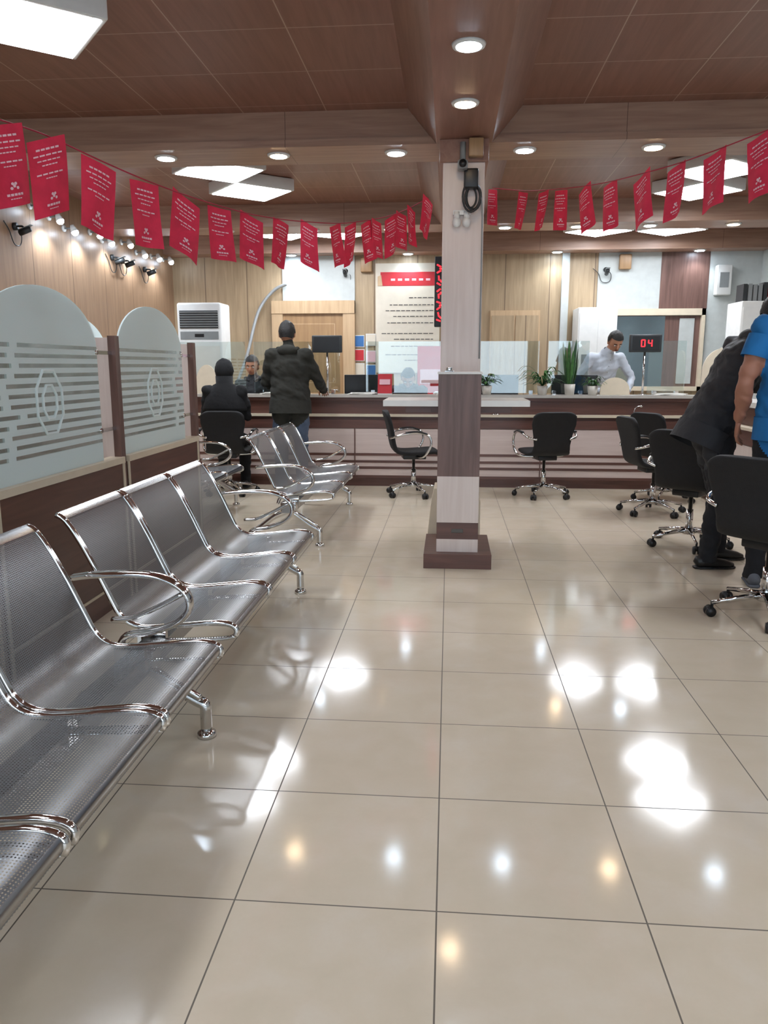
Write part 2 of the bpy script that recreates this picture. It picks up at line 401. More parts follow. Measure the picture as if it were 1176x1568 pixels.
# ------------------------------------------------------------------ benches
PROF=[(.325,.362),(.33,.385),(.31,.405),(.25,.412),(.15,.402),(.02,.388),(-.06,.392),(-.115,.43),(-.155,.51),(-.20,.61),(-.25,.71),(-.30,.79),(-.335,.812)]
def bench(groups,legs,arms,y0,y1):
    prof=[V((a,0,z)) for a,z in PROF]; sm=cat(prof,3)
    def f(b):
        for s0,s1 in groups:
            w0,w1=s0+.012,s1-.012
            vs=[];n=len(sm)
            for p in sm:
                vs+= [(p.x,w0,p.z),(p.x,w1,p.z)]
            b.add(vs,[(2*i,2*i+1,2*i+3,2*i+2) for i in range(n-1)],'perf',True)
            for seg in (sm[:6],sm[-4:]):
                vs=[]
                for p in seg: vs+=[(p.x+.001,w0,p.z+.003),(p.x+.001,w1,p.z+.003)]
                b.add(vs,[(2*i,2*i+1,2*i+3,2*i+2) for i in range(len(seg)-1)],'steel',True)
            for y in (w0,w1):
                b.tube([(p.x,y,p.z-.004) for p in sm],.0115,'chrome',8)
                b.tube(cat([(sm[0].x,y,sm[0].z-.004),(.27,y,.345),(.1,y,.335),(-.02,y,.33)],3),.009,'chrome',6)
                b.bb(-.05,.06,y-.012,y+.012,.30,.375,'chrome')
        b.bb(-.045,.045,y0,y1,.265,.325,'steel')
        for y in legs:
            b.tube(cat([(0,y,.27),(.06,y,.235),(.15,y,.17),(.20,y,.14),(.228,y,.125),(.23,y,.09),(.23,y,.03)],4),[(.022,.022)]*25,'chrome',10)
            b.tube(cat([(0,y-.03,.29),(.08,y-.03,.25),(.17,y-.02,.19),(.215,y-.01,.155)],4),.013,'chrome',8)
            b.tube(cat([(0,y,.27),(-.1,y,.235),(-.2,y,.16),(-.245,y,.12),(-.25,y,.03)],4),.022,'chrome',10)
            for x in (.23,-.25): b.tube([(x,y,.03),(x,y,.018),(x,y,.0)],[.014,.034,.036],'chrome',16)
            b.rbox((0,y,.30),(.12,.07,.09),.01,'chrome')
        for y in arms:
            pts=cat([(-.24,y,.60),(-.15,y,.612),(.0,y,.618),(.10,y,.605),(.175,y,.56),(.19,y,.495),(.14,y,.44),(.05,y,.405),(-.05,y,.385),(-.08,y,.33)],5)
            b.tube(pts,[(.026,.013)]*len(pts),'chrome',12,side=(0,1,0))
            pts=cat([(.17,y,.55),(.08,y,.50),(-.02,y,.455),(-.10,y,.445)],4)
            b.tube(pts,[(.016,.010)]*len(pts),'chrome',8,side=(0,1,0))
    return f
g=[(.84,1.385),(1.40,1.94),(1.945,2.49),(2.67,3.215),(3.22,3.765),(3.77,4.315)]
BF1=bench(g,[.75,2.585,4.42],[.75,2.58,4.42],.7,4.46)
single('waiting_bench',BF1,loc=(-1.105,0,0),recalc=False)
g2=[(.0,.545),(.55,1.095),(1.1,1.645)]
BF2=bench(g2,[-.06,1.71],[-.08,1.72],-.12,1.76)
single('waiting_bench',BF2,loc=(-1.19,5.7,0),recalc=False)
BF3=bench([(0,.545),(.55,1.095)],[-.06,1.16],[-.08,1.17],-.12,1.2)
single('waiting_bench',BF3,loc=(-2.3,6.15,0),rz=0,recalc=False)

# ------------------------------------------------------------------ frosted partitions
def arch(b,x,y0,y1,zs,zt,z0=.85,mat='frost'):
    n=24; poly=[(y0,z0),(y1,z0),(y1,zs)]
    yc=(y0+y1)/2; hw=(y1-y0)/2
    for i in range(1,n):
        t=math.pi*i/n; poly.append((yc+hw*math.cos(t),zs+(zt-zs)*math.sin(t)))
    poly.append((y0,zs))
    b.prism(poly,lambda a,z,t:V((t,a,z)),x-.005,x+.005,mat)
M['frostsolid']=plain('etched_glass_emblem','#e2efee',.6,0,.02)
def part(x,y0,y1,deep):
    def f(b):
        b.bb(x-.03,x+.03,y0,y1,.0,.80,'dkwoody'); b.bb(x-.045,x+.045,y0,y1,.80,.835,'cream')
        b.bb(x+.03,x+.035,y0+.02,y1-.02,.12,.135,'cream')
        for yy in (y0+.012,y1-.0):b.bb(x+.028,x+.036,yy-.012,yy+.012,0,.80,'cream')
        arch(b,x,y0+.02,y1-.19,1.44,1.715,.835)
        b.bb(x-deep,x-.01,y1-.005,y1+.02,0,1.505,'pale')
        b.bb(x-.012,x+.03,y1-.012,y1+.045,0,1.515,'dkwoodv')
        for z in (1.42,1.0):
            b.tube([(x-.012,y1-.20,z),(x+.012,y1-.20,z)],.013,'chrome',12); b.bb(x-.008,x+.008,y1-.20,y1-.005,z-.01,z+.01,'chrome')
        c=((y0+y1-.17)/2,1.18)
        for r,w in ((.16,.012),(.085,.012)):
            P=[V((x+.007,c[0]+r*.8*math.cos(k*math.pi/4+.39),c[1]+r*math.sin(k*math.pi/4+.39))) for k in range(8)]
            b.tube(P,w*.6,'frostsolid',6,closed=True,smooth=False)
    return f
single('frosted_glass_partition',part(-1.9,1.72,2.94,1.2))
single('frosted_glass_partition',part(-1.9,3.0,4.28,1.2))
single('frosted_glass_partition',part(-1.9,4.34,5.62,1.2))
def part3(b):
    b.bb(-3.16,-3.12,5.8,7.0,0,.83,'dkwoody'); arch(b,-3.14,5.82,6.98,1.45,1.76,.83); 
single('frosted_glass_partition',part3)
# ------------------------------------------------------------------ counters
def counter(b):
    x0,x1=-4.0,3.2; yf=8.62
    b.bb(x0,x1,yf+.04,yf+.10,.0,.10,'dkwood')
    b.bb(x0,x1,yf,yf+.10,.10,.655,'palex')
    for z in (.115,.215,.285,.365): b.bb(x0,x1,yf-.004,yf+.0,z-.014,z+.014,'dkwood')
    b.bb(x0,x1,yf-.005,yf+.1,.66,.755,'dkwood')
    b.bb(x0,x1,yf-.02,yf+.35,.79,.815,'cream'); b.bb(x0,x1,yf+.02,yf+.3,.755,.79,'dkwood')
    b.bb(x0,x1,yf+.10,yf+.15,.815,.975,'dkwood')
    b.bb(x0,x1,yf+.04,yf+.34,1.0,1.03,'ctop'); b.bb(x0,x1,yf+.06,yf+.32,.965,1.0,'dkwood')
    b.bb(x0,x1,yf+.34,yf+.95,.72,.75,'ltwood')
    for x in (-1.05,1.02,-3.0): b.bb(x-.006,x+.006,yf-.006,yf,.1,.75,'dkwood')
    for x in (-3.9,-2.9,-1.0,.3,1.6,3.0): b.bb(x-.02,x+.02,yf+.1,yf+.93,0,.72,'dkwood')
single('service_counter',counter)
def rcounter(b):
    y0,y1=3.0,8.55
    b.bb(2.62,2.72,y0,y1,.1,.655,'pale'); b.bb(2.66,2.72,y0,y1,0,.1,'dkwoody'); b.bb(2.6,2.9,y0,y1,.79,.815,'cream')
    b.bb(2.615,2.72,y0,y1,.66,.79,'dkwoody'); b.bb(2.72,2.77,y0,y1,.815,.985,'dkwoody'); b.bb(2.66,2.98,y0,y1,.985,1.03,'wtop')
    b.bb(2.98,3.6,y0,y1,.72,.75,'ltwood'); b.bb(3.56,3.6,y0,y1,0,.72,'dkwoody')
single('service_counter',rcounter)
def screens(b):
    for x0,x1 in ((-3.3,-2.35),(-2.25,-1.25),(-.95,.0),(.05,1.0),(1.1,1.55),(2.2,2.6)):
        b.bb(x0,x1,8.90,8.908,1.045,1.62,'glass')
        for x in (x0+.08,x1-.08):
            b.bb(x-.02,x+.02,8.88,8.93,1.03,1.075,'chrome')
single('counter_glass_screen',screens)
def lamp(b):
    b.tube([(0,0,0),(0,0,.01)],.05,'chrome',16)
    b.tube(cat([(0,0,0),(0,0,.05),(.02,.0,.09),(.06,0,.10)]),.006,'chrome',8); b.sphere((.07,0,.1),(.02,.012,.012),'chrome')
for x in (-1.72,.52,2.02): single('pen_holder_stand',lamp,loc=(x,8.66,.815))
def papers(b):
    for i in range(3):
        R=Matrix.Rotation(.12*i,3,'Z'); b.box((.02*i,.004*i,.004+.006*i),(.28,.16,.006),'paper',R)
for x in (-1.0,-2.0,.0,2.4): single('paper_stack',papers,loc=(x,8.76,1.031))
def brochure(b):
    R=Matrix.Rotation(-.25,3,'X')
    b.box((0,0,.12),(.16,.006,.22),'redp',R); b.box((0,-.006,.14),(.12,.004,.06),'flagtxt',R); b.box((0,.05,.08),(.12,.004,.17),'white',Matrix.Rotation(.4,3,'X')); b.box((0,.02,.006),(.16,.1,.01),'white')
for x in (-.72,-3.1): single('brochure_holder',brochure,loc=(x,8.75,1.03))
def num(digs):
    SEG={'0':'abcdef','4':'bcfg'}
    P={'a':(0,.035,1),'d':(0,-.035,1),'g':(0,0,1),'f':(-.018,.018,0),'b':(.018,.018,0),'e':(-.018,-.018,0),'c':(.018,-.018,0)}
    def f(b):
        b.tube([(0,0,-.43),(0,0,.04)],.012,'chrome',10); b.tube([(0,0,-.43),(0,0,-.42)],.045,'chrome',16)
        b.rbox((0,0,.13),(.34,.06,.19),.01,'dkgrey')
        b.bb(-.145,.145,-.0315,-.03,.055,.205,'black')
        for i,d in enumerate(digs):
            for s in SEG[d]:
                px,pz,h=P[s]; b.box((-.03+.075*i+px,-.033,.13+pz),(.034 if h else .010,.002,.010 if h else .034),'redled')
    return f
NA,NB=num('04'),num('')
single('led_number_display',NA,loc=(2.13,8.81,1.46)); single('led_number_display',NB,loc=(-1.38,8.81,1.46))
def dscreen(b):
    n=14; poly=[(-.2,0),(.2,0),(.2,.25)]+[(.2*math.cos(math.pi/2*i/n),.25+.25*math.sin(math.pi/2*i/n)) for i in range(1,n+1)]+[(-.1,.46),(-.2,.2)]
    b.prism(poly,lambda a,z,t:V((t,a,z)),-.012,.012,'cream')
single('counter_privacy_divider',dscreen,loc=(2.75,8.2,1.03)); single('counter_privacy_divider',dscreen,loc=(2.95,8.80,1.031),rz=math.pi/2)
def archp(h,w):
    def f(b):
        n=18; b.prism([(-w,0),(w,0)]+[(w*math.cos(math.pi*i/n),.05+(h-.05)*math.sin(math.pi*i/n)) for i in range(n+1)],lambda a,z,t:V((a,t,z)),-.01,.01,'cream')
    return f
single('counter_privacy_divider',archp(.19,.16),loc=(1.84,8.86,1.031)); single('counter_privacy_divider',archp(.33,.14),loc=(-2.80,8.86,1.031))
def mon(b):
    b.rbox((0,0,.33),(.52,.04,.32),.008,'black'); b.tube([(0,0,.02),(0,0,.2)],.02,'black'); b.rbox((0,0,.01),(.24,.18,.02),.005,'black')
    b.bb(-.24,.24,.02,.022,.19,.47,'dkgrey')
for x,r in ((-1.95,.3),(-.98,.2),(.55,.1),(1.45,-.2)): single('computer_monitor',mon,loc=(x,9.22,.755),rz=r)
def printer(b):
    b.rbox((0,0,.15),(.42,.36,.28),.03,'white'); b.bb(-.16,.16,-.185,-.17,.08,.12,'dkgrey'); b.bb(-.15,.15,-.26,-.17,.06,.07,'grey')
single('desktop_printer',printer,loc=(.02,9.3,.755))

# ------------------------------------------------------------------ back wall furniture
def door(b):
    y=YB
    b.bb(-2.42,-1.54,y-.05,y,0,2.09,'doorw')
    b.bb(-2.58,-2.42,y-.08,y,0,2.27,'ltwood'); b.bb(-1.54,-1.37,y-.08,y,0,2.27,'ltwood'); b.bb(-2.58,-1.37,y-.09,y,2.09,2.27,'ltwood')
    for z0,z1 in ((.2,.95),(1.1,1.95)):
        b.bb(-2.3,-1.66,y-.054,y-.05,z0,z1,'ltwood'); b.bb(-2.29,-1.67,y-.058,y-.05,z0+.01,z1-.01,'doorw')
    b.tube([(-1.62,y-.05,1.0),(-1.62,y-.1,1.0),(-1.74,y-.1,1.0)],.009,'chrome')
single('door_1',door)
def cab(b):
    b.bb(-.35,.35,-.04,0,0,2.12,'ltwood')
    for x in (-.17,.17): b.bb(x-.16,x+.16,-.052,-.04,.1,2.05,'wall_b')
single('wall_cabinet',cab,loc=(.92,YB,0))
single('wall_panel_white',lambda b:b.bb(-2.42,-1.37,YB-.03,YB,2.27,ZB,'offw'))
def rightpanels(b):
    b.bb(2.05,2.9,YB-.03,YB,2.13,ZB,'offw'); b.bb(2.9,3.55,YB-.035,YB,2.13,ZB,'dkwoodv'); b.bb(3.55,4.25,YB-.03,YB,0,ZB,'offw')
single('wall_panel_grey',rightpanels)
def mirror(b):
    x0,x1,z0,z1=2.25,3.53,1.0,2.13
    b.bb(x0,x1,YB-.02,YB,z0,z1,'dkwoodv'); b.bb(x0+.05,x0+.75,YB-.03,YB-.02,z0+.05,z1-.1,'mirror')
    for a in ((x0,x1,z1-.09,z1),(x0,x1,z0,z0+.06),(x0,x0+.05,z0,z1),(x1-.05,x1,z0,z1)): b.bb(a[0],a[1],YB-.08,YB,a[2],a[3],'cream')
    b.bb(3.2,3.4,YB-.034,YB-.02,1.1,2.0,'offw')
single('framed_wall_mirror',mirror)
single('wall_conduit',lambda b:b.bb(1.55,1.65,YB-.06,YB,0,ZB,'offw'))
def ac(b):
    b.rbox((0,0,1.07),(.58,.42,2.14),.03,'white'); 
    b.bb(-.25,.25,-.222,-.205,1.82,2.04,'dkgrey')
    for i in range(7): b.box((0,-.226,1.84+i*.03),(.5,.012,.01),'grey',Matrix.Rotation(.5,3,'X'))
    b.bb(-.25,.25,-.215,-.205,1.68,1.78,'grey'); b.bb(-.06,.06,-.218,-.205,1.71,1.75,'black'); b.bb(-.26,.26,-.218,-.205,.2,1.6,'wtop'); b.bb(-.2,.2,-.222,-.21,.25,.5,'grey')
single('floor_standing_air_conditioner',ac,loc=(-3.2,10.1,0))
def achose(b):
    b.tube(cat([(-2.96,10.7,1.1),(-2.85,10.9,1.5),(-2.75,11.2,2.1),(-2.55,11.3,2.4),(-2.35,11.3,2.5)],6),.022,'wire',10)
single('flexible_duct_hose',achose)
def whitecab(b):
    b.rbox((0,0,1.06),(.52,.5,2.12),.012,'white')
    for x in (-.125,.125):
        b.bb(x-.115,x+.115,-.262,-.25,1.15,2.05,'white'); b.bb(x-.115,x+.115,-.262,-.25,.1,1.12,'white'); b.bb(x-.01+.08*(1 if x<0 else -1),x+.01+.08*(1 if x<0 else -1),-.28,-.262,1.3,1.45,'grey')
    b.bb(-.2,.2,-.266,-.262,1.2,1.5,'grey')
single('metal_filing_cabinet',whitecab,loc=(1.98,11.1,0)); single('metal_filing_cabinet',whitecab,loc=(3.78,10.2,0))
def shelfstuff(b):
    for i in range(9): b.bb(-.28+.06*i,-.235+.06*i,-.12,.12,0,.2+.03*random.random(),random.choice(['grey','dkgrey','white','redp']))
single('box_file_row',shelfstuff,loc=(3.85,10.2,2.122))
def wjb(b): b.rbox((0,-.06,0),(.2,.12,.4),.015,'white'); b.bb(-.06,.06,-.125,-.12,-.1,.1,'grey')
single('wall_junction_box',wjb,loc=(3.72,YB-.035,2.5))
def poster(b):
    y=YB-.02
    b.bb(-1.07,-.15,y,YB,1.25,2.78,'poster'); b.bb(-1.0,-.22,y-.003,y,2.47,2.66,'redp'); b.prism([(-1.04,2.47),(-.97,2.47),(-.99,2.62),(-1.04,2.6)],lambda a,z,t:V((a,t,z)),y-.006,y-.003,'ltwood')
    for i in range(6): b.bb(-.85+.1*i,-.79+.1*i,y-.006,y-.003,2.54,2.57,'flagtxt')
    for i,(z,l) in enumerate(((2.3,.35),(2.2,.62),(2.12,.7),(2.04,.55),(1.95,.66),(1.8,.7),(1.72,.5),(1.62,.6),(1.5,.64),(1.42,.4))):
        x=-.24
        while x>-.24-l:
            w=random.uniform(.03,.08); b.bb(x-w,x,y-.003,y,z,z+.012,'ink'); x-=w+.015
single('wall_poster',poster)
def frames(b):
    for i,(x,z,m) in enumerate(((-1.31,1.7,'blue_print'),(-1.14,1.72,'poster'),(-1.31,1.5,'redp'),(-1.14,1.48,'flagtxt'),(-1.31,1.3,'poster'),(-1.14,1.28,'blue_print'))):
        b.bb(x-.075,x+.075,YB-.02,YB,z-.085,z+.085,'white'); b.bb(x-.065,x+.065,YB-.024,YB-.02,z-.075,z+.075,m)
single('brochure_wall_display',frames)
def rollup(b):
    b.bb(-.3,.3,-.01,.01,.05,1.62,'poster'); b.bb(-.3,.3,-.014,-.01,.95,1.62,'redp'); b.bb(-.26,.26,-.017,-.014,1.1,1.3,'flagtxt'); b.rbox((0,0,.04),(.66,.14,.08),.02,'grey')
single('roll_up_banner',rollup,loc=(-.15,11.1,0))
def cam(b):
    b.tube([(0,0,0),(0,-.03,0)],.035,'dkgrey',16); b.tube(cat([(0,-.02,0),(0,-.08,.0),(0,-.10,-.02)]),.010,'dkgrey',8)
    R=Matrix.Rotation(math.radians(-20),3,'X')
    b.tube([R@V(p)+V((0,-.10,-.045)) for p in ((0,.05,0),(0,-.06,0))],.026,'dkgrey',16); b.tube([R@V(p)+V((0,-.10,-.045)) for p in ((0,-.06,0),(0,-.064,0))],.02,'black',16)
    b.tube([R@V(p)+V((0,-.10,-.016)) for p in ((0,.06,0),(0,-.08,0))],[(.03,.003)]*2,'grey',12,side=(1,0,0))
    b.tube(cat([(.02,-.01,0),(.07,-.03,-.07),(.05,-.02,-.16),(-.05,-.02,-.16),(-.1,-.01,-.05),(-.18,-.01,.02)],5),.005,'dkgrey',6)
H=math.pi/2
for x,y,z,r in ((XL,7.2,2.62,H),(XL,9.3,2.62,H),(XL,9.6,2.62,H),(XL,10.3,2.6,H),(-1.5,YB,2.68,0),(2.15,YB-.03,2.66,0)):
    single('security_camera',cam,loc=(x,y,z),rz=r)
def jb(b): b.rbox((0,-.04,0),(.16,.08,.2),.01,'doorw')
single('wall_junction_box',jb,loc=(2.4,YB-.03,2.76)); single('wall_junction_box',jb,loc=(-1.2,YB,2.76))

# plants
def snake(b):
    b.tube([(0,0,0),(0,0,.12)],[.05,.06],'pot',20); b.tube([(0,0,.118),(0,0,.121)],.055,'soil',20)
    for i in range(13):
        a=i*2.4; r=.015+.025*random.random(); h=random.uniform(.25,.5); d=V((math.cos(a),math.sin(a),0)); p=[d*r+V((0,0,.1)),d*(r+.03)+V((0,0,.1+h*.5)),d*(r+.04+.03*random.random())+V((0,0,.1+h))]
        b.tube(cat(p,4),[(.014,.003)]*3+[(.018,.003)]*3+[(.015,.003),(.009,.002),(.002,.001)],random.choice(['leaf','leaf2']),6,side=(-d.y,d.x,0))
def leafy(n,s):
    def f(b):
        b.tube([(0,0,0),(0,0,.1)],[.045,.06],'pot',20); b.tube([(0,0,.098),(0,0,.101)],.055,'soil',20)
        for i in range(n):
            a=random.random()*6.28; d=V((math.cos(a),math.sin(a)*.45-.05,0)); l=random.uniform(.5,1)*s; e=random.uniform(.2,1.2)
            p=[V((0,0,.1)),d*l*.4+V((0,0,.1+l*.6*e)),d*l*.8+V((0,0,.1+l*.75*e)),d*l*1.1+V((0,0,.08+l*.6*e))]
            q=cat(p,3); w=[(.003,.002)]*3+[(.008,.002),(.017,.002),(.021,.002),(.02,.002),(.015,.002),(.008,.002),(.001,.001)]
            b.tube(q,w,random.choice(['leaf','leaf2']),6,side=(-d.y,d.x,0))
    return f
single('snake_plant',snake,loc=(1.33,8.76,1.03))
PL=[leafy(44,.25),leafy(26,.15),leafy(24,.2)]
single('potted_spider_plant',PL[0],loc=(1.03,8.74,1.03)); single('potted_spider_plant',PL[1],loc=(1.58,8.76,1.03)); single('potted_spider_plant',PL[2],loc=(.42,8.75,1.03))

# ------------------------------------------------------------------ office chairs
def chair(b):
    prof=[((0,.245,.445),.17),((0,.235,.46),.20),((0,.19,.475),.225),((0,.05,.465),.235),((0,-.12,.462),.225),((0,-.195,.49),.20),((0,-.225,.56),.19),((0,-.24,.66),.205),((0,-.265,.77),.23),((0,-.29,.85),.225),((0,-.30,.885),.18),((0,-.302,.895),.13)]
    ctr=cat([p for p,w in prof],3); ws=[]
    for i in range(len(prof)-1):
        for j in range(3): ws.append(prof[i][1]*(1-j/3)+prof[i+1][1]*j/3)
    ws.append(prof[-1][1])
    th=[.012]+[.026]*(len(ws)-2)+[.012]
    b.tube(ctr,[(w,t) for w,t in zip(ws,th)],'blackm',20,side=(1,0,0),sq=.55)
    b.rbox((0,0,.415),(.2,.24,.05),.01,'black')
    for s in (-1,1):
        p=cat([(s*.10,.02,.42),(s*.22,.05,.425),(s*.28,.09,.46),(s*.295,.14,.56),(s*.29,.12,.645),(s*.285,.03,.68),(s*.275,-.12,.67),(s*.25,-.22,.64),(s*.17,-.262,.62)],5)
        b.tube(p,.0125,'chrome',10)
        b.tube(cat([(s*.289,.10,.668),(s*.287,0,.692),(s*.278,-.12,.684)],4),[(.02,.01)]*9,'black',10,side=(1,0,0))
    b.tube([(0,0,.40),(0,0,.28),(0,0,.279),(0,0,.12)],[.016,.016,.026,.026],'chrome',16)
    b.tube([(0,0,.14),(0,0,.09)],[.035,.045],'chrome',18)
    for i in range(5):
        a=2*math.pi*i/5+.3; d=V((math.cos(a),math.sin(a),0))
        b.tube([d*.02+V((0,0,.118)),d*.16+V((0,0,.10)),d*.29+V((0,0,.075))],[(.02,.016),(.015,.012),(.011,.01)],'chrome',10)
        b.tube([d*.285+V((0,0,.085)),d*.285+V((0,0,.05))],.008,'black',8)
        t=V((-d.y,d.x,0)); c=d*.295+V((0,0,.027))
        for q in (-.017,.017): b.tube([c+t*(q-.009),c+t*(q+.009)],.027,'black',16)
        b.tube([c-t*.02+V((0,0,.012)),c+t*.02+V((0,0,.012))],.02,'black',12)
for x,y,r in ((-.36,8.07,-80),(1.0,8.10,12),(1.90,7.24,-80),(2.2,7.95,-60),(1.84,5.92,-40),(1.74,4.20,-50),(-2.33,8.02,5),(-.5,9.72,180),(-2.42,9.6,180)):
    single('office_chair',chair,loc=(x,y,0),rz=math.radians(r))

# ------------------------------------------------------------------ bunting
def bunting(pts):
    def f(b):
        rope=cat([V(p[:3]) for p in pts],4); b.tube(rope,.003,'rope',5)
        for i,pp in enumerate(pts):
            p=V(pp[:3])
            ab=math.acos(min(1,pp[3]))*pp[4]
            o=V((p.y,-p.x,0)).normalized()
            d=Matrix.Rotation(ab,3,'Z')@o; n=V((d.y,-d.x,0)); tilt=random.uniform(-.09,.09)
            W,Hh=.138,.245; nx,nz=6,8
            ph=random.random()*6
            def P(u,v,off=0):
                w=.014*math.sin(u*5+ph+v*2)*(.3+.7*v)+.03*v*v*math.sin(ph)
                return p+d*((u-.5)*W+tilt*v*.3)+n*(w+off)+V((0,0,-.01-v*Hh+tilt*(u-.5)*.8))
            vs=[P(a/nx,c/nz) for c in range(nz+1) for a in range(nx+1)]
            b.add(vs,[(c*(nx+1)+a,c*(nx+1)+a+1,(c+1)*(nx+1)+a+1,(c+1)*(nx+1)+a) for c in range(nz) for a in range(nx)],'red',True)
            for off in (-.002,.002):
                for v,u0,u1,h in ((.12,.2,.8,.026),(.2,.12,.88,.02),(.27,.2,.8,.016),(.33,.3,.7,.016),(.44,.15,.85,.02),(.5,.35,.65,.014),(.84,.3,.7,.03),(.90,.36,.64,.012)):
                    k=5
                    for j in range(k):
                        a=u0+(u1-u0)*j/k; c=a+(u1-u0)/k*.8
                        b.add([P(a,v,off),P(c,v,off),P(c,v+h,off),P(a,v+h,off)],[(0,1,2,3)],'flagtxt')
                for du,dv in ((0,0),(-.07,.025),(.07,.025),(-.035,-.03),(.035,-.03)):
                    b.add([P(.5+du+.035*math.cos(t),.75+dv+.02*math.sin(t),off) for t in [k*math.pi/4 for k in range(8)]],[tuple(range(8))],'flagtxt')
    return f
def bp(px,py,t,c_=1,s_=1):
    # survey of the string: bearing / elevation tangents and range measured from the photo station
    a=(px-588)/1178; c=(784-py)/1178; F=.9824+.1869*c
    return (round((a*.9965-F*.0832)*t,3),round((a*.0832+F*.9965)*t,3),round(1.35+(-.1869+.9824*c)*t,3),c_,s_)
L=[(-70,160,2.3,.8,1),(5,185,2.45,.75,1),(70,207,2.65,.88,1),(152,245,2.82,.85,1),(221,275,3.03,.8,1),(285,299,3.35,.78,1),(335,315,3.7,.8,1),(385,328,4.05,.85,1),(431,336,4.4,.62,1),(473,340,4.65,.75,-1),(513,342,4.85,.52,1),(537,341,5.0,.5,1),(560,338,5.1,.5,1),(576,335,5.2,.45,1),(598,330,5.3,.55,1),(614,324,5.4,.5,1),(630,317,5.5,.45,1),(656,303,5.6,.5,1)]
R_=[(754,288,5.6,.45,-1),(802,292,5.4,.45,-1),(833,291,5.2,.45,-1),(859,289,5.0,.55,-1),(895,285,4.75,.5,-1),(934,278,4.4,.52,-1),(983,266,4.05,.6,-1),(1036,251,3.8,.55,-1),(1096,230,3.5,.68,-1),(1165,203,3.25,.75,-1),(1250,170,3.0,.75,-1)]
single('bunting_flags',bunting([bp(*p) for p in L]),recalc=False)
single('bunting_flags',bunting([bp(*p) for p in R_]),recalc=False)

# ------------------------------------------------------------------ people
def hand(b,wr,d,n,skin,curl=.5,thumb=1):
    d=V(d).normalized(); n=(V(n)-d*V(n).dot(d)).normalized(); s=d.cross(n).normalized()
    t=MB()
    t.tube([wr-d*.02,wr+d*.01,wr+d*.045,wr+d*.085],[(.026,.018),(.03,.015),(.040,.015),(.038,.012)],skin,12,side=s)
    for i,(o,l) in enumerate(((-.030,.072),(-.010,.082),(.011,.076),(.030,.058))):
        o*=thumb
        p0=wr+d*.078+s*o; a=curl*.5; dd=d*math.cos(a)+n*math.sin(a); p1=p0+dd*l*.45; a=curl*1.2; dd=d*math.cos(a)+n*math.sin(a); p2=p1+dd*l*.32; a=curl*1.8; dd=d*math.cos(a)+n*math.sin(a); p3=p2+dd*l*.25
        t.tube([p0-d*.02,p0,p1,p2,p3],[.0095,.0095,.009,.0082,.0065],skin,8); t.sphere(p3,.0066,skin,8,6)
    q0=wr+d*.025-s*.026*thumb; q1=q0+(d*.7-s*.7*thumb+n*.2)*.035; q2=q1+(d*.95-s*.25*thumb+n*.35)*.032; q3=q2+(d+n*.4)*.02
    t.tube([q0+s*.012*thumb,q0,q1,q2,q3],[.013,.0125,.0115,.0095,.0075],skin,8); t.sphere(q3,.0077,skin,8,6)
    o=len(b.v); b.v+=t.v; b.f+=[[o+j for j in f] for f in t.f]; mi=b.mi(skin); b.m+=[mi]*len(t.f); b.s+=[True]*len(t.f)
def head(b,c,yaw,pitch,skin,hairk,style):
    R=(Matrix.Rotation(yaw,4,'Z')@Matrix.Rotation(pitch,4,'X')).to_3x3()
    def hf(u,p):
        q=p.copy()
        if u.z<0:
            k=(-u.z)**1.4; q.x*=1-.33*k; q.y=q.y*(1-.18*k)+.018*k
        if u.y<-.2 and u.z>-.3: q.y*=1.06
        if abs(u.x)>.25 and u.y>.6 and abs(u.z)<.12: q.y-=.007
        return q
    b.sphere(c,(.077,.095,.118),skin,24,18,R,hf)
    def T(p): return R@V(p)+V(c)
    b.tube([T((0,.088,.012)),T((0,.104,-.012)),T((0,.112,-.03)),T((0,.092,-.04))],[.007,.010,.0145,.008],skin,8)
    for s in (-1,1):
        b.sphere(T((s*.031,.080,.0)),(.013,.009,.008),'eye',10,7,R); b.sphere(T((s*.031,.087,.0)),.0045,'black',8,6)
        b.tube([T((s*.014,.092,.02)),T((s*.03,.092,.026)),T((s*.05,.078,.02))],.004,hairk,6)
        b.sphere(T((s*.079,-.005,-.01)),(.011,.02,.032),skin,10,8,R)
    b.sphere(T((0,.094,-.062)),(.024,.008,.007),'lip',12,7,R)
    def wob(u,p): 
        k=1+.07*noise.noise(p*40+V(c)); q=p*k
        if u.z<0: q.x*=1-.2*(-u.z)
        return q
    if style=='short':
        b.sphere(T((0,-.008,.012)),(.089,.104,.124),hairk,28,20,R,wob,lambda u:not((u.y>.25 and u.z<.42) or u.z<-.62 or (u.y>-.1 and u.z<-.12 )))
    if style=='scarf':
        b.sphere(T((0,-.012,0)),(.098,.112,.132),'cloth_black',28,20,R,wob,lambda u:not(u.y>.72 and abs(u.x)<.55 and u.z<.5))
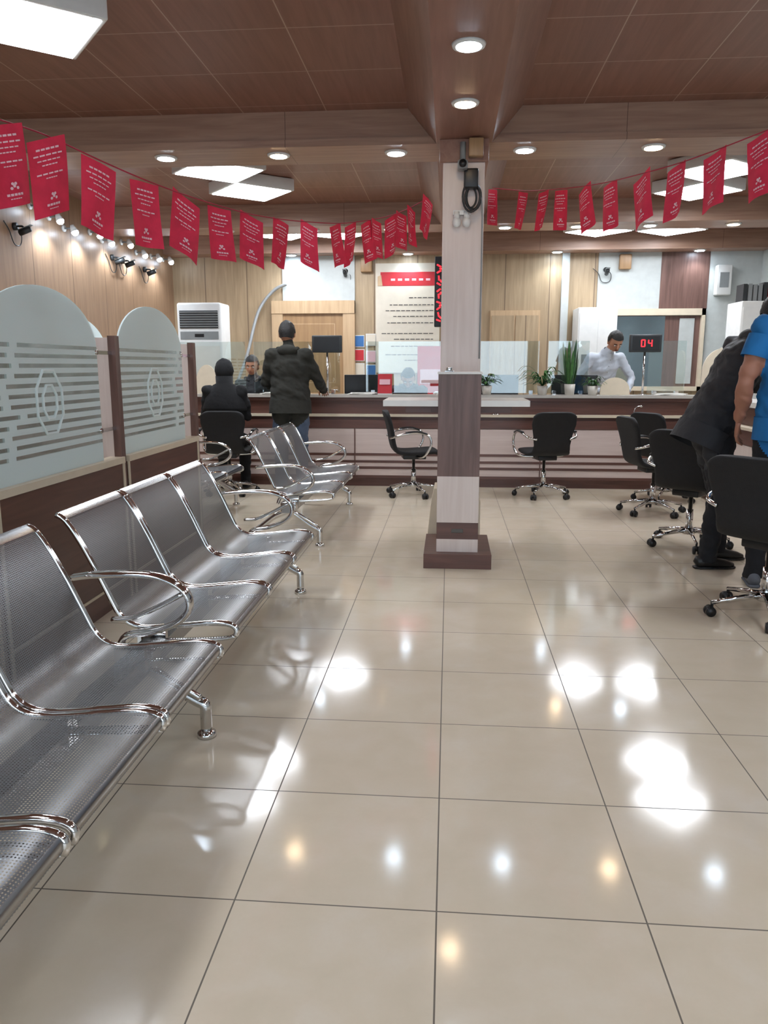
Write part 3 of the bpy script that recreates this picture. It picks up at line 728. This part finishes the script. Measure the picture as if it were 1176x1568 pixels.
def person(name,loc,yaw,J,top,bot,skin='skin',style='short',sleeve=1.0,hyaw=0,hpitch=0,w=1.0,coat=0,shoe='shoe',hands=True,hcurl=.5,palm=None,scarf=False,fold=.010,arm=1.0):
    J={k:V(v) for k,v in J.items()}
    segs=[];t=MB()
    lat=(J['shR']-J['shL']).normalized()
    P,C,N,Hd=J['pel'],J['chest'],J['neck'],J['head']
    S=(J['shL']+J['shR'])/2
    up=(C-P).normalized()
    sh=(J['shR']-J['shL']).length/2
    rings=[(P-up*.10,.12*w,.09*w),(P-up*.05,.165*w,.115*w),(P+up*.04,.17*w,.118*w),(P.lerp(C,.45),.152*w,.105*w),(P.lerp(C,.8),.168*w,.115*w),(C+(S-C)*.35,.18*w,.118*w),(C.lerp(S,.8),sh*.95,.095*w),(S.lerp(N,.35),sh*.62,.078*w),(N,.072,.068),(N.lerp(Hd,.35),.054,.056),(N.lerp(Hd,.75),.052,.055)]
    if coat:
        rings[0]=(P-up*coat,.172*w,.130*w); rings[1]=(P-up*.04,.180*w,.132*w); rings[2]=(P+up*.06,.178*w,.13*w); rings[3]=(P.lerp(C,.5),.172*w,.125*w)
    t.tube([r[0] for r in rings],[(r[1],r[2]) for r in rings],'skin',20,side=lat)
    segs+=[(P-up*(coat or .06),P+up*.04,.17*w,.17*w,0 if coat else 1),(P+up*.06,C,.16*w,.17*w,0),(C,S,.17*w,.16*w,0),(S,S.lerp(N,.7),.15,.085,0),(N+(Hd-N)*.03,Hd,.07,.05,2)]
    for s in 'LR':
        a,e,r=J['sh'+s],J['el'+s],J['wr'+s]
        k=1.0 if sleeve==1 else .9
        ru,re,rw=.062*w*arm,.049*w*k*arm,.036*w*arm*(1 if sleeve==1 else .82)
        t.sphere(a,ru*1.12,'skin',14,10)
        m1=a.lerp(e,.5); m2=e.lerp(r,.35)
        t.tube([S.lerp(a,.6),a,m1,e,m2,r],[.06*w,ru,ru*.92,re,re*1.02 if sleeve!=1 else re*.95,rw],'skin',14)
        t.sphere(e,re,'skin',12,8)
        if sleeve==1: segs+=[(a,e,ru,re,0),(e,r,re,rw,0)]
        else: segs+=[(a,a.lerp(e,sleeve-.16),ru*1.1,ru,0),(a.lerp(e,sleeve-.02),e,ru*.9,re,2),(e,r,re,rw,2)]
        h,kn,an=J['hip'+s],J['kn'+s],J['an'+s]
        t.tube([h.lerp(P,.3)+V((0,0,.03)),h,h.lerp(kn,.5),kn,kn.lerp(an,.35),an,an+(an-kn).normalized()*.03],[.09*w,.092*w,.08*w,.062*w,.062*w,.05*w,.054*w],'skin',16)
        t.sphere(kn,.062*w,'skin',12,8)
        segs+=[(h,kn,.09*w,.06*w,1),(kn,an,.06,.05,1)]
    me=bpy.data.meshes.new('tmp'); me.from_pydata([tuple(p) for p in t.v],[],t.f)
    ob=bpy.data.objects.new('tmp',me); scene.collection.objects.link(ob)
    m=ob.modifiers.new('r','REMESH'); m.mode='VOXEL'; m.voxel_size=.0135
    m=ob.modifiers.new('s','SMOOTH'); m.factor=.6; m.iterations=6
    dg=bpy.context.evaluated_depsgraph_get(); ev=ob.evaluated_get(dg); me2=bpy.data.meshes.new_from_object(ev)
    n=len(me2.polygons); ce=np.zeros(n*3); me2.polygons.foreach_get('center',ce); ce=ce.reshape(-1,3)
    best=np.full(n,1e9); idx=np.zeros(n,int)
    for a,bb,ra,rb,mi in segs:
        a=np.array(a);d=np.array(bb)-a; L2=max(d@d,1e-9); tt=np.clip(((ce-a)@d)/L2,0,1); dist=np.linalg.norm(ce-(a+tt[:,None]*d),axis=1)-(ra+(rb-ra)*tt)
        k=dist<best; best[k]=dist[k]; idx[k]=mi
    for v in me2.vertices:
        c=v.co; q=V((c.x*8,c.y*8,c.z*15+c.x*6))+V((loc[0],loc[1],0)); v.co=c+v.normal*(fold*noise.noise(q)+fold*.5*noise.noise(q*2.3))
    while len(me2.materials)<3: me2.materials.append(None)
    me2.polygons.foreach_set('material_index',[int(i) for i in idx])
    b=MB(); b.mesh(me2,[top,bot,skin])
    bpy.data.objects.remove(ob)
    if coat:  # clean garment hem
        hc=P-up*(coat+.035)
        b.tube([P-up*(coat-.10),P-up*(coat-.03),hc],[(.184*w,.142*w),(.186*w,.146*w),(.188*w,.150*w)],top,28,side=lat,cap=False)
    if top=='whiteshirt':
        b.tube([N+(Hd-N)*.0+V((0,-.01,-.012)),N+(Hd-N)*.2],[(.082,.08),(.064,.066)],top,18,side=lat,cap=False)
        for k in range(5): b.sphere(P.lerp(S,.3+.16*k)+V((0,.133*w,0)),.006,'grey',6,5)
    head(b,Hd,hyaw,hpitch,skin,'hair',style)
    for s,th in (('L',1),('R',-1)):
        e,r=J['el'+s],J['wr'+s]; d=(r-e).normalized()
        if hands:
            n=V(palm[s]) if palm else V((1 if s=='L' else -1,0,-.2))
            hand(b,r+d*.012,d,n,skin,hcurl,th)
        if sleeve==1: b.tube([r-d*.03,r+d*.008],[.040*w*arm,.038*w*arm],top,14)
        else:
            a=J['sh'+s]; ee=J['el'+s]; b.tube([a.lerp(ee,sleeve-.4),a.lerp(ee,sleeve-.2),a.lerp(ee,sleeve)],[.066*w,.070*w,.072*w],top,20,cap=False)
        an=J['an'+s]
        f=V((0,1,0)) 
        z0=an.z-.075; lt=V((f.y,-f.x,0))
        base=V((an.x,an.y,z0))
        b.tube([base-f*.075+V((0,0,.035)),base-f*.06+V((0,0,.045)),base+V((0,0,.05)),base+f*.07+V((0,0,.038)),base+f*.14+V((0,0,.03)),base+f*.185+V((0,0,.024))],[(.02,.02),(.036,.043),(.04,.048),(.043,.036),(.043,.028),(.02,.014)],shoe,16,side=lt)
        b.tube([base-f*.08+V((0,0,.009)),base-f*.05+V((0,0,.009)),base+f*.05+V((0,0,.009)),base+f*.13+V((0,0,.009)),base+f*.195+V((0,0,.009))],[(.025,.009),(.04,.009),(.042,.009),(.047,.009),(.022,.009)],'sneak' if shoe=='sneak' else 'black',16,side=lt,sq=.7)
    if scarf:
        b.tube([Hd+V((0,-.02,-.05)),Hd+V((0,-.02,-.13)),N+V((0,0,0)),S+V((0,0,-.06)),S+V((0,-.01,-.17)),S+V((0,-.01,-.19))],[(.09,.10),(.088,.095),(.12,.10),(.205,.13),(.235,.145),(.23,.14)],'cloth_black',24,side=lat)
    if top=='hoodie' or top=='jacket':
        q=N+V((0,-.075,-.02)); b.sphere(q,(.105,.062,.06),top,16,10)
        b.tube([q+V((-.10,.03,.01)),q+V((-.085,.10,.015)),q+V((-.03,.15,-.015))],[.03,.026,.012],top,10); b.tube([q+V((.10,.03,.01)),q+V((.085,.10,.015)),q+V((.03,.15,-.015))],[.03,.026,.012],top,10)
    return b.done(name,loc=loc,rz=yaw,merge=False)
def stance(k=1.0,**kw):
    d=dict(pel=(0,0,.96),chest=(0,.0,1.28),shL=(-.175,-.005,1.44),shR=(.175,-.005,1.44),neck=(0,-.01,1.51),head=(0,.015,1.665),
      elL=(-.235,-.03,1.15),elR=(.235,-.03,1.15),wrL=(-.245,.05,.90),wrR=(.245,.05,.90),
      hipL=(-.09,0,.90),hipR=(.09,0,.90),knL=(-.105,.015,.49),knR=(.105,.015,.49),anL=(-.115,-.02,.075),anR=(.115,-.02,.075))
    d.update(kw); return {a:tuple(V(b)*k) if not a.startswith('an') else b for a,b in d.items()}
DN={'L':(0,0,-1),'R':(0,0,-1)}
person('standing_man_in_hoodie',(-1.66,8.05,0),0,stance(1.01,elL=(-.27,.06,1.17),wrL=(-.20,.32,1.10),elR=(.29,.08,1.17),wrR=(.29,.36,1.08),head=(-.03,.06,1.66),neck=(-.01,.02,1.51),chest=(0,.02,1.28)),'hoodie','jeans',hpitch=-.25,coat=.08,w=1.2,palm=DN,hcurl=.25,fold=.014)
sit=dict(pel=(0,-.02,.60),chest=(0,-.01,.92),shL=(-.17,0,1.08),shR=(.17,0,1.08),neck=(0,0,1.15),head=(0,.03,1.295),
   elL=(-.22,.05,.82),elR=(.22,.05,.82),wrL=(-.16,.27,.87),wrR=(.16,.27,.87),hipL=(-.09,.0,.57),hipR=(.09,.0,.57),knL=(-.12,.40,.55),knR=(.12,.40,.55),anL=(-.12,.40,.085),anR=(.12,.40,.085))
person('seated_woman_in_black',(-2.34,7.98,0),math.radians(5),sit,'cloth_black','cloth_black',style='scarf',scarf=True,w=1.08,palm=DN)
person('seated_bank_teller',(-2.42,9.5,0),math.pi,{k:(v[0],v[1],v[2]+(.05 if k not in('anL','anR') else 0)) for k,v in sit.items()},'jacket','trouser',style='short',hpitch=-.2,palm=DN)
s3=dict(sit); s3['head']=(0,.12,1.20); s3['neck']=(0,.07,1.11); s3['shL']=(-.17,.05,1.05); s3['shR']=(.17,.05,1.05)
person('seated_bank_teller',(-.5,9.68,0),math.pi,s3,'jacket','trouser',style='short',hpitch=-.7,palm=DN)
person('bank_teller_in_white_shirt',(1.82,9.75,0),math.pi+.25,stance(1.03,pel=(0,-.02,.96),chest=(0,.10,1.26),shL=(-.18,.17,1.40),shR=(.18,.17,1.40),neck=(0,.21,1.46),head=(-.04,.31,1.58),elL=(-.32,.20,1.16),elR=(.34,.18,1.17),wrL=(-.18,.40,1.02),wrR=(.16,.42,1.02)),'whiteshirt','trouser',hpitch=-.65,palm=DN,w=1.05,arm=.92,fold=.013)
person('leaning_man_in_black_jacket',(1.76,5.34,0),math.radians(-84),stance(1.04,pel=(0,-.02,.95),chest=(0,.12,1.25),shL=(-.18,.20,1.42),shR=(.18,.20,1.42),neck=(0,.27,1.49),head=(0,.36,1.63),
   elL=(-.24,.38,1.18),elR=(.24,.34,1.17),wrL=(-.14,.60,1.10),wrR=(.16,.58,1.08),knL=(-.11,.12,.49),anL=(-.12,.16,.075),anR=(.12,-.02,.075),knR=(.11,.04,.49)),'jacket','trouser',coat=.15,w=1.18,hpitch=-.5,palm=DN,fold=.018)
person('standing_man_in_blue_tshirt',(2.04,4.80,0),math.radians(-12),stance(1.09,elL=(-.25,-.04,1.15),wrL=(-.255,.07,.925),knL=(-.11,.03,.49),anL=(-.13,.0,.075),anR=(.11,-.05,.075)),'blueshirt','trouser',skin='skin2',sleeve=.55,w=1.12,shoe='sneak',coat=.10,hcurl=.55,hpitch=-.2,fold=.013)

# ------------------------------------------------------------------ world, camera
w=bpy.data.worlds.new('World'); scene.world=w; w.use_nodes=True
bg=w.node_tree.nodes['Background']; bg.inputs[0].default_value=(.74,.86,1,1); bg.inputs[1].default_value=3.6
cd=bpy.data.cameras.new('camera'); co=bpy.data.objects.new('camera',cd); scene.collection.objects.link(co)
cd.sensor_fit='VERTICAL'; cd.sensor_height=24; cd.lens=1178/1568*24; cd.clip_start=.05
co.location=(0,0,1.35); co.rotation_euler=(math.radians(90-10.77),0,math.radians(4.77))
scene.camera=co
scene.view_settings.view_transform='Standard'
